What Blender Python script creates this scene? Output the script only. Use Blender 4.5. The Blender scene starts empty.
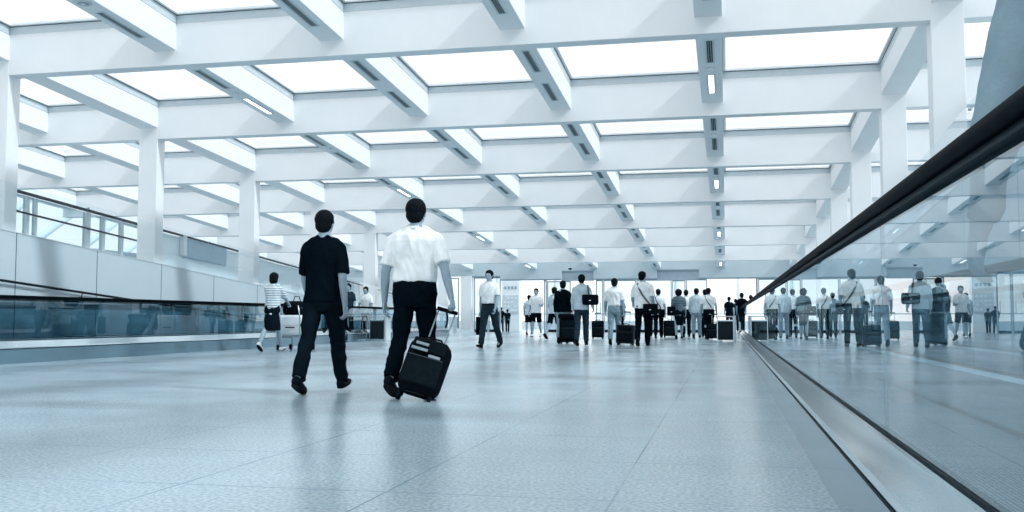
import bpy, bmesh, math, random
import numpy as np
from mathutils import Vector, Matrix, noise
C = bpy.context.scene.collection
PI = math.pi
random.seed(7)

# ------------------------------------------------------------------ materials
def new_mat(name):
    m = bpy.data.materials.new(name); m.use_nodes = True
    nt = m.node_tree
    return m, nt, nt.nodes['Principled BSDF'], nt.nodes['Material Output']

def N(nt, t, **kw):
    n = nt.nodes.new(t)
    for k, v in kw.items(): setattr(n, k, v)
    return n

def ramp(nt, fac, c0, c1, p0=0.3, p1=0.7):
    r = N(nt, 'ShaderNodeValToRGB')
    r.color_ramp.elements[0].position = p0; r.color_ramp.elements[1].position = p1
    r.color_ramp.elements[0].color = (*c0, 1); r.color_ramp.elements[1].color = (*c1, 1)
    nt.links.new(fac, r.inputs[0])
    return r.outputs[0]

def plain(name, col, rough=0.6, metal=0.0, var=0.06, scale=6.0, bump=0.0, bscale=60.0, spec=0.5):
    m, nt, b, o = new_mat(name)
    tc = N(nt, 'ShaderNodeTexCoord'); nz = N(nt, 'ShaderNodeTexNoise')
    nz.inputs['Scale'].default_value = scale; nz.inputs['Detail'].default_value = 4
    nt.links.new(tc.outputs['Object'], nz.inputs['Vector'])
    lo = [c * (1 - var) for c in col]; hi = [min(1, c * (1 + var)) for c in col]
    nt.links.new(ramp(nt, nz.outputs['Fac'], lo, hi), b.inputs['Base Color'])
    b.inputs['Roughness'].default_value = rough; b.inputs['Metallic'].default_value = metal
    b.inputs['Specular IOR Level'].default_value = spec
    if bump:
        n2 = N(nt, 'ShaderNodeTexNoise'); n2.inputs['Scale'].default_value = bscale
        nt.links.new(tc.outputs['Object'], n2.inputs['Vector'])
        bp = N(nt, 'ShaderNodeBump'); bp.inputs['Strength'].default_value = bump; bp.inputs['Distance'].default_value = 0.01
        nt.links.new(n2.outputs['Fac'], bp.inputs['Height']); nt.links.new(bp.outputs[0], b.inputs['Normal'])
    return m

def math_node(nt, op, a, b=None, c=None):
    n = N(nt, 'ShaderNodeMath', operation=op)
    for i, v in enumerate((a, b, c)):
        if v is None: continue
        if isinstance(v, (int, float)): n.inputs[i].default_value = v
        else: nt.links.new(v, n.inputs[i])
    return n.outputs[0]

def line_mask(nt, coord, period, offset, width):
    # 1 on the joint lines, 0 elsewhere
    s = math_node(nt, 'ADD', coord, -offset + 1000 * period)
    f = math_node(nt, 'FRACT', math_node(nt, 'DIVIDE', s, period))
    d = math_node(nt, 'ABSOLUTE', math_node(nt, 'SUBTRACT', f, 0.5))
    return math_node(nt, 'GREATER_THAN', d, 0.5 - width / period / 2)

def glass(name, tint=(0.80, 0.88, 0.91), ior=1.5, extra=0.0):
    m = bpy.data.materials.new(name); m.use_nodes = True; nt = m.node_tree
    nt.nodes.clear(); o = N(nt, 'ShaderNodeOutputMaterial')
    tr = N(nt, 'ShaderNodeBsdfTransparent'); gl = N(nt, 'ShaderNodeBsdfGlossy'); mx = N(nt, 'ShaderNodeMixShader')
    tr.inputs[0].default_value = (*tint, 1); gl.inputs['Roughness'].default_value = 0.0
    gl.inputs[0].default_value = (0.86, 0.92, 0.95, 1)
    fr = N(nt, 'ShaderNodeFresnel'); fr.inputs[0].default_value = ior
    ge = N(nt, 'ShaderNodeNewGeometry')
    two = math_node(nt, 'MULTIPLY', fr.outputs[0], 2.0)
    r = math_node(nt, 'DIVIDE', two, math_node(nt, 'ADD', fr.outputs[0], 1.0))       # both faces of a thin sheet together
    r = math_node(nt, 'MINIMUM', math_node(nt, 'ADD', r, extra), 1.0)
    f = math_node(nt, 'MULTIPLY', r, math_node(nt, 'SUBTRACT', 1.0, ge.outputs['Backfacing']))
    nt.links.new(f, mx.inputs[0]); nt.links.new(tr.outputs[0], mx.inputs[1]); nt.links.new(gl.outputs[0], mx.inputs[2])
    nt.links.new(mx.outputs[0], o.inputs[0])
    return m

M = {}
M['paint'] = plain('white_paint', (0.825, 0.857, 0.876), 0.6, var=0.015, scale=2.0, bump=0.05, bscale=30)
M['panel'] = plain('wall_panel_paint', (0.60, 0.70, 0.745), 0.35, var=0.03, scale=1.0)
M['curb'] = plain('skylight_curb_metal', (0.56, 0.64, 0.68), 0.45, var=0.04)
M['gasket'] = plain('dark_gasket', (0.03, 0.05, 0.065), 0.6)
M['dark_metal'] = plain('dark_metal', (0.010, 0.020, 0.028), 0.5, spec=0.15)
M['steel'] = plain('brushed_steel', (0.50, 0.60, 0.66), 0.25, metal=0.85, var=0.08, scale=3)
M['deck_steel'] = plain('polished_deck_steel', (0.44, 0.56, 0.62), 0.14, metal=0.85, var=0.07, scale=1.4)
M['skirt'] = plain('skirt_steel', (0.19, 0.30, 0.365), 0.14, metal=0.6, var=0.10, scale=1.0)
M['rubber'] = plain('black_rubber', (0.002, 0.005, 0.008), 0.5, var=0.0, spec=0.06)
M['frame'] = plain('door_frame_grey', (0.30, 0.40, 0.46), 0.4, metal=0.3)
M['slot'] = plain('slot_black', (0.02, 0.04, 0.05), 0.8)
M['glass'] = glass('balustrade_glass', (0.70, 0.81, 0.855), 1.58)
M['screen'] = glass('screen_glass', (0.955, 0.975, 0.98), 1.3)
M['doorglass'] = glass('door_glass', (0.80, 0.87, 0.9))
M['sky_pane'] = glass('skylight_glass', (0.97, 0.975, 0.98), 1.4)

def floor_mat():
    m, nt, b, o = new_mat('granite_tiles')
    tc = N(nt, 'ShaderNodeTexCoord'); sp = N(nt, 'ShaderNodeSeparateXYZ'); nt.links.new(tc.outputs['Object'], sp.inputs[0])
    n1 = N(nt, 'ShaderNodeTexNoise'); n1.inputs['Scale'].default_value = 55; n1.inputs['Detail'].default_value = 3
    n2 = N(nt, 'ShaderNodeTexNoise'); n2.inputs['Scale'].default_value = 0.9; n2.inputs['Detail'].default_value = 3
    n3 = N(nt, 'ShaderNodeTexVoronoi'); n3.inputs['Scale'].default_value = 75
    for n in (n1, n2, n3): nt.links.new(tc.outputs['Object'], n.inputs['Vector'])
    c1 = ramp(nt, n1.outputs['Fac'], (0.22, 0.335, 0.40), (0.43, 0.54, 0.60), 0.36, 0.62)
    c2 = ramp(nt, n2.outputs['Fac'], (0.93,) * 3, (1.05,) * 3, 0.3, 0.7)
    mx = N(nt, 'ShaderNodeMix', data_type='RGBA', blend_type='MULTIPLY'); mx.inputs[0].default_value = 1
    nt.links.new(c1, mx.inputs[6]); nt.links.new(c2, mx.inputs[7])
    sk = math_node(nt, 'LESS_THAN', n3.outputs['Distance'], 0.16)
    m2 = N(nt, 'ShaderNodeMix', data_type='RGBA', blend_type='MIX'); m2.inputs[7].default_value = (0.24, 0.37, 0.43, 1)
    nt.links.new(math_node(nt, 'MULTIPLY', sk, 0.45), m2.inputs[0]); nt.links.new(mx.outputs[2], m2.inputs[6])
    lx = line_mask(nt, sp.outputs['X'], 0.9, -0.43, 0.010)
    ly = line_mask(nt, sp.outputs['Y'], 1.0, 4.78, 0.010)
    n4 = N(nt, 'ShaderNodeTexNoise'); n4.inputs['Scale'].default_value = 0.7; nt.links.new(tc.outputs['Object'], n4.inputs['Vector'])
    j = math_node(nt, 'MULTIPLY', math_node(nt, 'MAXIMUM', lx, ly), ramp(nt, n4.outputs['Fac'], (0.25,) * 3, (1.0,) * 3, 0.40, 0.60))
    m3 = N(nt, 'ShaderNodeMix', data_type='RGBA', blend_type='MIX'); m3.inputs[7].default_value = (0.12, 0.22, 0.28, 1)
    nt.links.new(j, m3.inputs[0]); nt.links.new(m2.outputs[2], m3.inputs[6])
    nt.links.new(m3.outputs[2], b.inputs['Base Color'])
    nt.links.new(ramp(nt, n2.outputs['Fac'], (0.17,) * 3, (0.26,) * 3), b.inputs['Roughness'])
    b.inputs['Specular IOR Level'].default_value = 0.30
    return m
M['floor'] = floor_mat()

def parapet_mat():
    m, nt, b, o = new_mat('parapet_panels')
    tc = N(nt, 'ShaderNodeTexCoord'); sp = N(nt, 'ShaderNodeSeparateXYZ'); nt.links.new(tc.outputs['Object'], sp.inputs[0])
    nz = N(nt, 'ShaderNodeTexNoise'); nz.inputs['Scale'].default_value = 0.8
    nt.links.new(tc.outputs['Object'], nz.inputs['Vector'])
    c = ramp(nt, nz.outputs['Fac'], (0.46, 0.56, 0.61), (0.50, 0.60, 0.65))
    mx = N(nt, 'ShaderNodeMix', data_type='RGBA'); mx.inputs[7].default_value = (0.05, 0.10, 0.13, 1)
    nt.links.new(line_mask(nt, sp.outputs['Y'], 2.24, 14.73, 0.022), mx.inputs[0]); nt.links.new(c, mx.inputs[6])
    nt.links.new(mx.outputs[2], b.inputs['Base Color']); b.inputs['Roughness'].default_value = 0.4
    return m
M['parapet'] = parapet_mat()

def tread_mat():
    m, nt, b, o = new_mat('tread_belt')
    tc = N(nt, 'ShaderNodeTexCoord'); sp = N(nt, 'ShaderNodeSeparateXYZ'); nt.links.new(tc.outputs['Object'], sp.inputs[0])
    mx = N(nt, 'ShaderNodeMix', data_type='RGBA'); mx.inputs[6].default_value = (0.16, 0.23, 0.27, 1); mx.inputs[7].default_value = (0.04, 0.06, 0.08, 1)
    l = math_node(nt, 'MAXIMUM', line_mask(nt, sp.outputs['X'], 0.02, 0, 0.008), line_mask(nt, sp.outputs['Y'], 0.4, 0, 0.012))
    nt.links.new(l, mx.inputs[0]); nt.links.new(mx.outputs[2], b.inputs['Base Color'])
    b.inputs['Metallic'].default_value = 0.5; b.inputs['Roughness'].default_value = 0.45
    return m
M['tread'] = tread_mat()

def emit(name, col, s):
    m, nt, b, o = new_mat(name)
    b.inputs['Base Color'].default_value = (*col, 1)
    b.inputs['Emission Color'].default_value = (*col, 1); b.inputs['Emission Strength'].default_value = s
    return m
M['tube_light'] = emit('lit_tube', (0.95, 0.98, 1.0), 3.0)
M['screen_lit'] = emit('lit_sign_block', (0.75, 0.88, 0.95), 0.7)

def stripe_cloth(name, a, b_, period):
    m, nt, b, o = new_mat(name)
    tc = N(nt, 'ShaderNodeTexCoord'); sp = N(nt, 'ShaderNodeSeparateXYZ'); nt.links.new(tc.outputs['Object'], sp.inputs[0])
    mx = N(nt, 'ShaderNodeMix', data_type='RGBA'); mx.inputs[6].default_value = (*a, 1); mx.inputs[7].default_value = (*b_, 1)
    nt.links.new(line_mask(nt, sp.outputs['Z'], period, 0, period * 0.42), mx.inputs[0])
    nt.links.new(mx.outputs[2], b.inputs['Base Color']); b.inputs['Roughness'].default_value = 0.85
    return m

def cloth(name, col): return plain(name, col, 0.95, var=0.12, scale=9, bump=0.15, bscale=140, spec=0.03)
M['white_cloth'] = cloth('white_cotton', (0.84, 0.885, 0.905))
M['pale_cloth'] = cloth('pale_blue_cotton', (0.50, 0.62, 0.68))
M['grey_cloth'] = cloth('grey_cotton', (0.15, 0.23, 0.29))
M['midgrey_cloth'] = cloth('mid_grey_wool', (0.22, 0.32, 0.38))
M['slate_cloth'] = cloth('slate_wool', (0.017, 0.034, 0.048))
M['black_cloth'] = cloth('black_cotton', (0.0025, 0.006, 0.010))
M['navy_cloth'] = cloth('ink_cotton', (0.004, 0.009, 0.014))
M['stripe_cloth'] = stripe_cloth('striped_blouse_cotton', (0.70, 0.78, 0.82), (0.24, 0.35, 0.42), 0.05)
M['dstripe_cloth'] = stripe_cloth('dark_striped_jersey', (0.055, 0.095, 0.125), (0.095, 0.15, 0.19), 0.08)
M['skin'] = plain('skin', (0.27, 0.37, 0.44), 0.5, var=0.06, scale=14)
M['hair'] = plain('black_hair', (0.003, 0.006, 0.009), 0.7, spec=0.08, var=0.3, scale=40, bump=0.3, bscale=90)
M['shoe'] = plain('black_leather', (0.003, 0.006, 0.009), 0.4, spec=0.15)
M['pale_shoe'] = plain('white_leather', (0.7, 0.78, 0.82), 0.4)
M['bag_black'] = plain('black_nylon', (0.003, 0.006, 0.009), 0.7, spec=0.1, var=0.2, scale=20, bump=0.2, bscale=200)
M['bag_slate'] = plain('slate_nylon', (0.011, 0.021, 0.029), 0.6, spec=0.15, var=0.2, scale=20, bump=0.2, bscale=200)
M['bag_white'] = plain('white_vinyl', (0.72, 0.80, 0.84), 0.4)
M['strap'] = plain('dark_webbing', (0.05, 0.08, 0.1), 0.7)
M['bag_front'] = plain('black_nylon_front', (0.005, 0.010, 0.014), 0.65, var=0.2, scale=20, spec=0.1)
M['tag'] = plain('grey_label', (0.25, 0.34, 0.39), 0.5)
M['operator'] = plain('operator_grey', (0.36, 0.46, 0.52), 0.5)
M['board'] = plain('blue_grey_board', (0.26, 0.38, 0.46), 0.4)
M['bin_dark'] = plain('bin_slats', (0.012, 0.024, 0.033), 0.6, spec=0.15)
M['facade'] = plain('pale_facade', (0.72, 0.80, 0.83), 0.6, var=0.04)
M['plaster'] = plain('header_plaster', (0.50, 0.60, 0.65), 0.5, var=0.03, scale=1.5)

for _n in ('rubber', 'dark_metal', 'black_cloth', 'navy_cloth', 'shoe', 'bag_black', 'bag_front'):
    M[_n].node_tree.nodes['Principled BSDF'].inputs['IOR'].default_value = 1.2

# ------------------------------------------------------------------ mesh helpers
class MB:
    def __init__(s): s.v = []; s.f = []
    def add(s, v, f):
        o = len(s.v); s.v.extend([tuple(p) for p in v]); s.f.extend([tuple(i + o for i in q) for q in f]); return s
    def hexa(s, p):   # p: 4 bottom ccw then 4 top
        return s.add(p, [(3, 2, 1, 0), (4, 5, 6, 7), (0, 1, 5, 4), (1, 2, 6, 5), (2, 3, 7, 6), (3, 0, 4, 7)])
    def box(s, x0, x1, y0, y1, z0, z1, sl=0.0):   # sl: z falls by sl per metre of y
        a, b = -sl * y0, -sl * y1
        return s.hexa([(x0, y0, z0 + a), (x1, y0, z0 + a), (x1, y1, z0 + b), (x0, y1, z0 + b),
                       (x0, y0, z1 + a), (x1, y0, z1 + a), (x1, y1, z1 + b), (x0, y1, z1 + b)])
    def rings(s, R, cap=True, closed=True):
        n = len(R[0]); v = [p for r in R for p in r]; f = []
        for i in range(len(R) - 1):
            for j in range(n if closed else n - 1):
                k = (j + 1) % n
                f.append((i * n + j, i * n + k, (i + 1) * n + k, (i + 1) * n + j))
        if cap: f.append(tuple(reversed(range(n)))); f.append(tuple((len(R) - 1) * n + j for j in range(n)))
        return s.add(v, f)
    def ellipsoid(s, c, r, rot=None, nu=14, nv=9):
        c = np.array(c, float); R = []
        for i in range(1, nv):
            t = PI * i / nv - PI / 2; ring = []
            for j in range(nu):
                a = 2 * PI * j / nu
                p = np.array([math.cos(t) * math.cos(a) * r[0], math.cos(t) * math.sin(a) * r[1], math.sin(t) * r[2]])
                if rot is not None: p = rot @ p
                ring.append(tuple(c + p))
            R.append(ring)
        n = nu; v = [p for q in R for p in q]
        b = np.array([0, 0, -r[2]]); t = np.array([0, 0, r[2]])
        if rot is not None: b = rot @ b; t = rot @ t
        v += [tuple(c + b), tuple(c + t)]; f = []
        for i in range(len(R) - 1):
            for j in range(n):
                k = (j + 1) % n; f.append((i * n + j, i * n + k, (i + 1) * n + k, (i + 1) * n + j))
        L = len(R) * n
        for j in range(n):
            k = (j + 1) % n; f.append((L, k, j)); f.append((L + 1, (len(R) - 1) * n + j, (len(R) - 1) * n + k))
        return s.add(v, f)
    def tube(s, pts, rad, n=12, flat=1.0, ref=(0, 0, 1), caps=True):
        pts = [np.array(p, float) for p in pts]; R = []
        if not hasattr(rad, '__len__'): rad = [rad] * len(pts)
        for i, p in enumerate(pts):
            d = pts[min(i + 1, len(pts) - 1)] - pts[max(i - 1, 0)]; d = d / (np.linalg.norm(d) + 1e-9)
            r = np.array(ref, float)
            if abs(d @ r) > 0.93: r = np.array([0, 1.0, 0]) if abs(d[1]) < 0.9 else np.array([1.0, 0, 0])
            u = np.cross(d, r); u /= np.linalg.norm(u); w = np.cross(u, d)
            R.append([tuple(p + rad[i] * (math.cos(2 * PI * j / n) * u * flat + math.sin(2 * PI * j / n) * w)) for j in range(n)])
        # orient outward: u x w = -d, so reverse ring order
        R = [list(reversed(r)) for r in R]
        return s.rings(R, cap=caps)
    def limb(s, pts, rad):   # tapered capsules chain, closed
        for i in range(len(pts) - 1):
            a, b = np.array(pts[i], float), np.array(pts[i + 1], float)
            s.tube([a, a + (b - a) * .5, b], [rad[i], (rad[i] + rad[i + 1]) / 2, rad[i + 1]])
        for p, r in zip(pts, rad): s.ellipsoid(p, (r, r, r))
        return s
    def mesh(s, name, mat=None, smooth=False):
        me = bpy.data.meshes.new(name); me.from_pydata(s.v, [], s.f); me.update()
        if mat: me.materials.append(mat)
        if smooth: me.polygons.foreach_set('use_smooth', [True] * len(me.polygons))
        return me
    def obj(s, name, mat, parent=None, smooth=False, bevel=0.0, seg=2, loc=None):
        o = bpy.data.objects.new(name, s.mesh(name, mat, smooth)); C.objects.link(o)
        if parent: o.parent = parent
        if loc is not None: o.location = loc
        if bevel:
            md = o.modifiers.new('Bevel', 'BEVEL'); md.width = bevel; md.segments = seg; md.limit_method = 'ANGLE'; md.angle_limit = 0.6
        return o

def rbox(w, d, h, r, c=(0, 0, 0), seg=4):
    """rounded box mesh data as MB"""
    bm = bmesh.new(); bmesh.ops.create_cube(bm, size=1)
    for v in bm.verts: v.co = Vector((v.co.x * w, v.co.y * d, v.co.z * h))
    bmesh.ops.bevel(bm, geom=bm.edges[:], offset=r, segments=seg, profile=0.5, affect='EDGES')
    m = MB(); bm.verts.index_update()
    m.add([(v.co.x + c[0], v.co.y + c[1], v.co.z + c[2]) for v in bm.verts], [[v.index for v in f.verts] for f in bm.faces]); bm.free()
    return m

def empty(name, loc=(0, 0, 0), rz=0, label=None, cat=None, group=None, kind=None):
    o = bpy.data.objects.new(name, None); C.objects.link(o); o.location = loc; o.rotation_euler = (0, 0, rz)
    o.empty_display_size = 0.1
    return tag(o, label, cat, group, kind)

def tag(o, label=None, cat=None, group=None, kind=None):
    if label: o['label'] = label
    if cat: o['category'] = cat
    if group: o['group'] = group
    if kind: o['kind'] = kind
    return o

def bake(mb, voxel, mat, name, parent, smooth_it=3, fold=0.0, fscale=(9, 9, 5), seed=0.0):
    """union of closed shapes -> one continuous skin"""
    me = mb.mesh(name)
    t = bpy.data.objects.new('tmp', me); C.objects.link(t)
    r = t.modifiers.new('r', 'REMESH'); r.mode = 'VOXEL'; r.voxel_size = voxel
    if smooth_it:
        k = t.modifiers.new('s', 'SMOOTH'); k.factor = 0.5; k.iterations = smooth_it
    dg = bpy.context.evaluated_depsgraph_get(); dg.update()
    out = bpy.data.meshes.new_from_object(t.evaluated_get(dg), depsgraph=dg)
    bpy.data.objects.remove(t); bpy.data.meshes.remove(me)
    out.name = name
    if fold:
        nv = len(out.vertices); co = np.empty(nv * 3); out.vertices.foreach_get('co', co); co = co.reshape(-1, 3)
        nr = np.empty(nv * 3); out.vertices.foreach_get('normal', nr); nr = nr.reshape(-1, 3)
        fx, fy, fz = fscale
        for i in range(nv):
            x, y, z = co[i]
            a = noise.noise(Vector((x * fx + seed, y * fy, z * fz + 0.8 * x * fx)))
            co[i] += nr[i] * fold * (1 - 2 * abs(a) * 1.6)
        out.vertices.foreach_set('co', co.ravel()); out.update()
    out.materials.clear(); out.materials.append(mat)
    out.polygons.foreach_set('use_smooth', [True] * len(out.polygons))
    o = bpy.data.objects.new(name, out); C.objects.link(o); o.parent = parent
    return o

# ------------------------------------------------------------------ people
def rotx(a): c, s = math.cos(a), math.sin(a); return np.array([[1, 0, 0], [0, c, -s], [0, s, c]])
def rotz(a): c, s = math.cos(a), math.sin(a); return np.array([[c, -s, 0], [s, c, 0], [0, 0, 1]])
def unit(v): v = np.array(v, float); return v / np.linalg.norm(v)

def hand(mb, w, d, n, side, H, curl):
    """palm, four jointed fingers and a thumb; d = along the hand, n = palm normal, side dir = towards the thumb"""
    t = unit(np.cross(d, n)) * side      # thumb side
    R = np.stack([t, n, d], 1)
    if np.linalg.det(R) < 0: R = np.stack([-t, n, d], 1)
    L = 0.052 * H
    mb.ellipsoid(w + d * L * 0.5, (0.023 * H, 0.0095 * H, L * 0.62), R)
    mb.ellipsoid(w + d * L * 0.8, (0.0235 * H, 0.0085 * H, L * 0.35), R)
    for k, ln in enumerate((0.040, 0.046, 0.043, 0.034)):
        off = (1.5 - k) * 0.0125 * H
        p = w + d * L * (1.02 - 0.05 * abs(k - 1.2)) + t * off * 0.92
        dd = unit(d + t * (1.5 - k) * 0.07); pts = [p]; a = 0
        for q in (0.42, 0.32, 0.26):
            a += curl * (1.0 + 0.12 * k)
            dirv = dd * math.cos(a) + n * math.sin(a)
            pts.append(pts[-1] + dirv * ln * q * 1.0 * H)
        mb.limb(pts, [0.0052 * H, 0.0050 * H, 0.0046 * H, 0.0040 * H])
    b = w + d * L * 0.22 + t * 0.016 * H
    p1 = b + unit(d * 0.7 + t * 0.75 + n * 0.25) * 0.024 * H
    p2 = p1 + unit(d * 0.95 + t * 0.25 + n * (0.25 + curl * 0.4)) * 0.020 * H
    mb.limb([b, p1, p2], [0.0075 * H, 0.0062 * H, 0.0048 * H])

def section(c, a, b, R, n=20, p=2.4):
    out = []
    for j in range(n):
        t = 2 * PI * j / n; ct, st = math.cos(t), math.sin(t)
        x = a * math.copysign(abs(ct) ** (2 / p), ct); y = b * math.copysign(abs(st) ** (2 / p), st)
        out.append(tuple(c + R @ np.array([x, y, 0.0])))
    return out

def person(x, y, H, face, label, shirt='white_cloth', trousers='black_cloth', legs=((20, 5), (-18, 25)), arms=None,
           lean=3, sex='m', tuck=True, sleeve=0.62, bottom='trousers', hair='short', headturn=0, headtilt=0, shoes='shoe', vox=0.010,
           sock=False, wide=1.0, feet_z=0.0, group=None, collar=True):
    """face: heading in degrees, 0 looks along +Y, positive turns left. legs: (hip swing, knee bend) right, left. arms: per side (swing, out, elbow, curl) or wrist target"""
    rt = empty('person', (x, y, feet_z), math.radians(face), label, 'person', group)
    la = math.radians(-lean); T = rotx(la)
    S = 0.92 if sex == 'f' else 1.0
    # legs first, to find pelvis height
    L1, L2 = 0.225 * H, 0.235 * H
    lj = {}
    for s, (a, k) in zip((1, -1), legs):
        a, k = math.radians(a), math.radians(k)
        hip = np.array([s * 0.050 * H, 0, 0.0])
        d1 = unit([s * 0.02, math.sin(a), -math.cos(a)]); kn = hip + d1 * L1
        d2 = unit([0, math.sin(a - k), -math.cos(a - k)]); an = kn + d2 * L2
        pitch = min(0.0, (a - k)) * 0.75 if (a - k) < -0.2 else max(0, (a - k)) * 0.6
        lj[s] = dict(hip=hip, knee=kn, ankle=an, pitch=pitch)
    def sole(s):
        q = lj[s]; f = rotx(q['pitch']) @ np.array([0, 0.11 * H, -0.048 * H]); h = rotx(q['pitch']) @ np.array([0, -0.035 * H, -0.048 * H])
        return q['ankle'][2] + min(f[2], h[2])
    pz = -min(sole(1), sole(-1))
    P0 = np.array([0, 0, pz])
    for s in lj:
        for k in ('hip', 'knee', 'ankle'): lj[s][k] = lj[s][k] + P0
    def up(px, py, pz_):    # torso-space point (heights as fraction above the hip) to person space
        return P0 + T @ np.array([px, py, pz_]) * H
    base = 0.505
    W = wide * S
    tors = [(0.455, .070, .055, 0), (0.49, .092, .064, -.004), (0.53, .096 / (S if sex == 'f' else 1), .066, -.006), (0.58, .086, .058, 0), (0.63, .080, .054, .002),
            (0.69, .088, .060, .002), (0.745, .098, .062, .000), (0.785, .102, .056, -.004), (0.808, .084, .048, -.006), (0.83, .056, .040, -.006), (0.85, .030, .030, -.004)]
    body = MB()
    body.rings([section(up(0, yy, z - base), a * H * W, b * H * wide, T) for z, a, b, yy in tors])
    neck0, neck1 = up(0, -.006, .835 - base), up(0, .004, .895 - base)
    body.limb([neck0, neck1], [.034 * H * S, .032 * H * S])
    for s in (1, -1): body.limb([up(s * .020, -.008, .850 - base), up(s * .060 * W, -.008, .822 - base), up(s * .100 * W, -.004, .790 - base)], [.026 * H, .028 * H, .030 * H])
    Rh = T @ rotz(math.radians(headturn)) @ rotx(math.radians(headtilt + lean * 0.7))
    hc = up(0, .008, .932 - base)
    def hp(a, b, c): return hc + Rh @ np.array([a, b, c]) * H
    def he(mb, c, r): mb.ellipsoid(hp(*c), tuple(q * H for q in r), Rh, 18, 12)
    he(body, (0, -.004, .012), (.0445, .054, .050)); he(body, (0, .012, -.018), (.037, .042, .045)); he(body, (0, .024, -.046), (.022, .022, .016))
    he(body, (0, .054, -.016), (.0075, .013, .010)); he(body, (0, .049, -.002), (.006, .010, .014))
    he(body, (0, .046, -.034), (.015, .009, .0045)); he(body, (0, .044, .008), (.028, .010, .006))
    for s in (1, -1): he(body, (s * .044, -.002, -.008), (.005, .011, .017))
    wrist = {}; elbow = {}; shl = {}; hd = {}; hn = {}
    arms = arms or ((-12, 8, 15, .35), (14, 8, 20, .35))
    for s, A in zip((1, -1), arms):
        sh = up(s * .102 * W, -.004, .788 - base); U, F = .165 * H, .148 * H
        if len(A) == 4 and not isinstance(A[0], (tuple, list)):
            sw, out, el, curl = math.radians(A[0]), math.radians(A[1]), math.radians(A[2]), A[3]
            d1 = unit([s * math.sin(out), math.sin(sw), -math.cos(sw) * math.cos(out)])
            e = sh + d1 * U
            d2 = unit([s * math.sin(out) * 0.3, math.sin(sw + el), -math.cos(sw + el)])
            w = e + d2 * F
        else:               # (wrist target, curl)
            tgt, curl = np.array(A[0], float), A[1]
            v = tgt - sh; D = min(np.linalg.norm(v), (U + F) * .995); v = unit(v)
            cosA = (U * U + D * D - F * F) / (2 * U * D); h = U * math.sqrt(max(0, 1 - cosA ** 2))
            pole = np.array([s * 0.5, -0.8, -0.6]); pole = unit(pole - v * (pole @ v))
            e = sh + v * U * cosA + pole * h; w = sh + v * D
        shl[s], elbow[s], wrist[s] = sh, e, w
        body.limb([sh, e], [.031 * H * S, .0235 * H * S])
        q = e + (w - e) * .3
        body.limb([e, q, w], [.0235 * H * S, .0235 * H * S, .0150 * H * S])
        d = unit(w - e); n = np.array([-s * 1.0, 0.15, 0.1]); n = unit(n - d * (n @ d))
        if abs(d[2]) < 0.5: n = unit(np.array([-s * .5, 0, -1]) - d * (np.array([-s * .5, 0, -1]) @ d))
        hd[s], hn[s] = d, n
        hand(body, w, d, n, s, H, curl)
    for s in (1, -1):
        q = lj[s]; m = q['knee'] + (q['ankle'] - q['knee']) * .28 + np.array([0, -.006 * H, 0])
        body.limb([q['hip'] + np.array([0, 0, .005 * H]), q['knee']], [.050 * H, .033 * H])
        body.limb([q['knee'], m, q['ankle']], [.033 * H, .032 * H, .020 * H])
        Rf = rotx(q['pitch'])
        f = MB(); R2 = Rf
        body.ellipsoid(q['ankle'] + Rf @ np.array([0, .035 * H, -.026 * H]), (.022 * H, .065 * H, .018 * H), R2)
    bo = bake(body, vox, M['skin'], 'body', rt, 2)
    # eyes
    for s in (1, -1):
        e = MB(); e.ellipsoid(hp(s * .0175, .0475, -.004), (.0062 * H, .004 * H, .0038 * H), Rh); e.obj('eye', M['hair'], rt, True)
    # hair
    hm = MB()
    if hair == 'short':
        he(hm, (0, -.014, .021), (.052, .056, .054)); he(hm, (0, -.030, -.012), (.045, .034, .044)); he(hm, (0, .020, .044), (.037, .030, .022))
        for s in (1, -1): he(hm, (s * .040, -.002, .006), (.008, .020, .024))
    elif hair == 'bob':
        he(hm, (0, -.015, .018), (.057, .056, .058)); he(hm, (0, -.026, -.025), (.055, .040, .050)); he(hm, (0, .022, .044), (.042, .030, .022))
    elif hair == 'curly':
        he(hm, (0, -.016, .018), (.066, .060, .062)); he(hm, (0, -.028, -.022), (.060, .046, .046)); he(hm, (0, .02, .05), (.045, .032, .022))
        for k in range(26):
            a = random.uniform(0, 2 * PI); b = random.uniform(-.5, 1.4)
            he(hm, (.058 * math.cos(a) * math.cos(b), -.018 + .05 * math.sin(a) * math.cos(b) - .01, .012 + .055 * math.sin(b)), (.016, .016, .016))
    bake(hm, max(vox * .8, .006), M['hair'], 'hair', rt, 2, 0.004, (45, 45, 25))
    # shirt
    zb = .578 if tuck else (.50 if sex == 'm' else .46)
    ease = .0085; sm = MB(); rings = []
    prof = [(zb, None)] + [(z, 0) for z in (.60, .64, .69, .745, .785, .812, .832, .848) if z > zb + .01]
    def interp(z):
        for (z0, a0, b0, y0), (z1, a1, b1, y1) in zip(tors, tors[1:]):
            z = max(z, tors[0][0])
            if z0 <= z <= z1:
                t = (z - z0) / (z1 - z0); return a0 + (a1 - a0) * t, b0 + (b1 - b0) * t, y0 + (y1 - y0) * t
        return tors[-1][1:]
    for z, _ in prof:
        a, b, yy = interp(z); e = ease + (.010 if .58 < z < .68 else .003) + (.006 if not tuck and z < .6 else 0)
        if tuck and z == zb: e = .013
        if z > .82: e = .006
        rings.append(section(up(0, yy, z - base), (a * W + e) * H, (b * wide + e) * H, T))
    sm.rings(rings)
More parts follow.
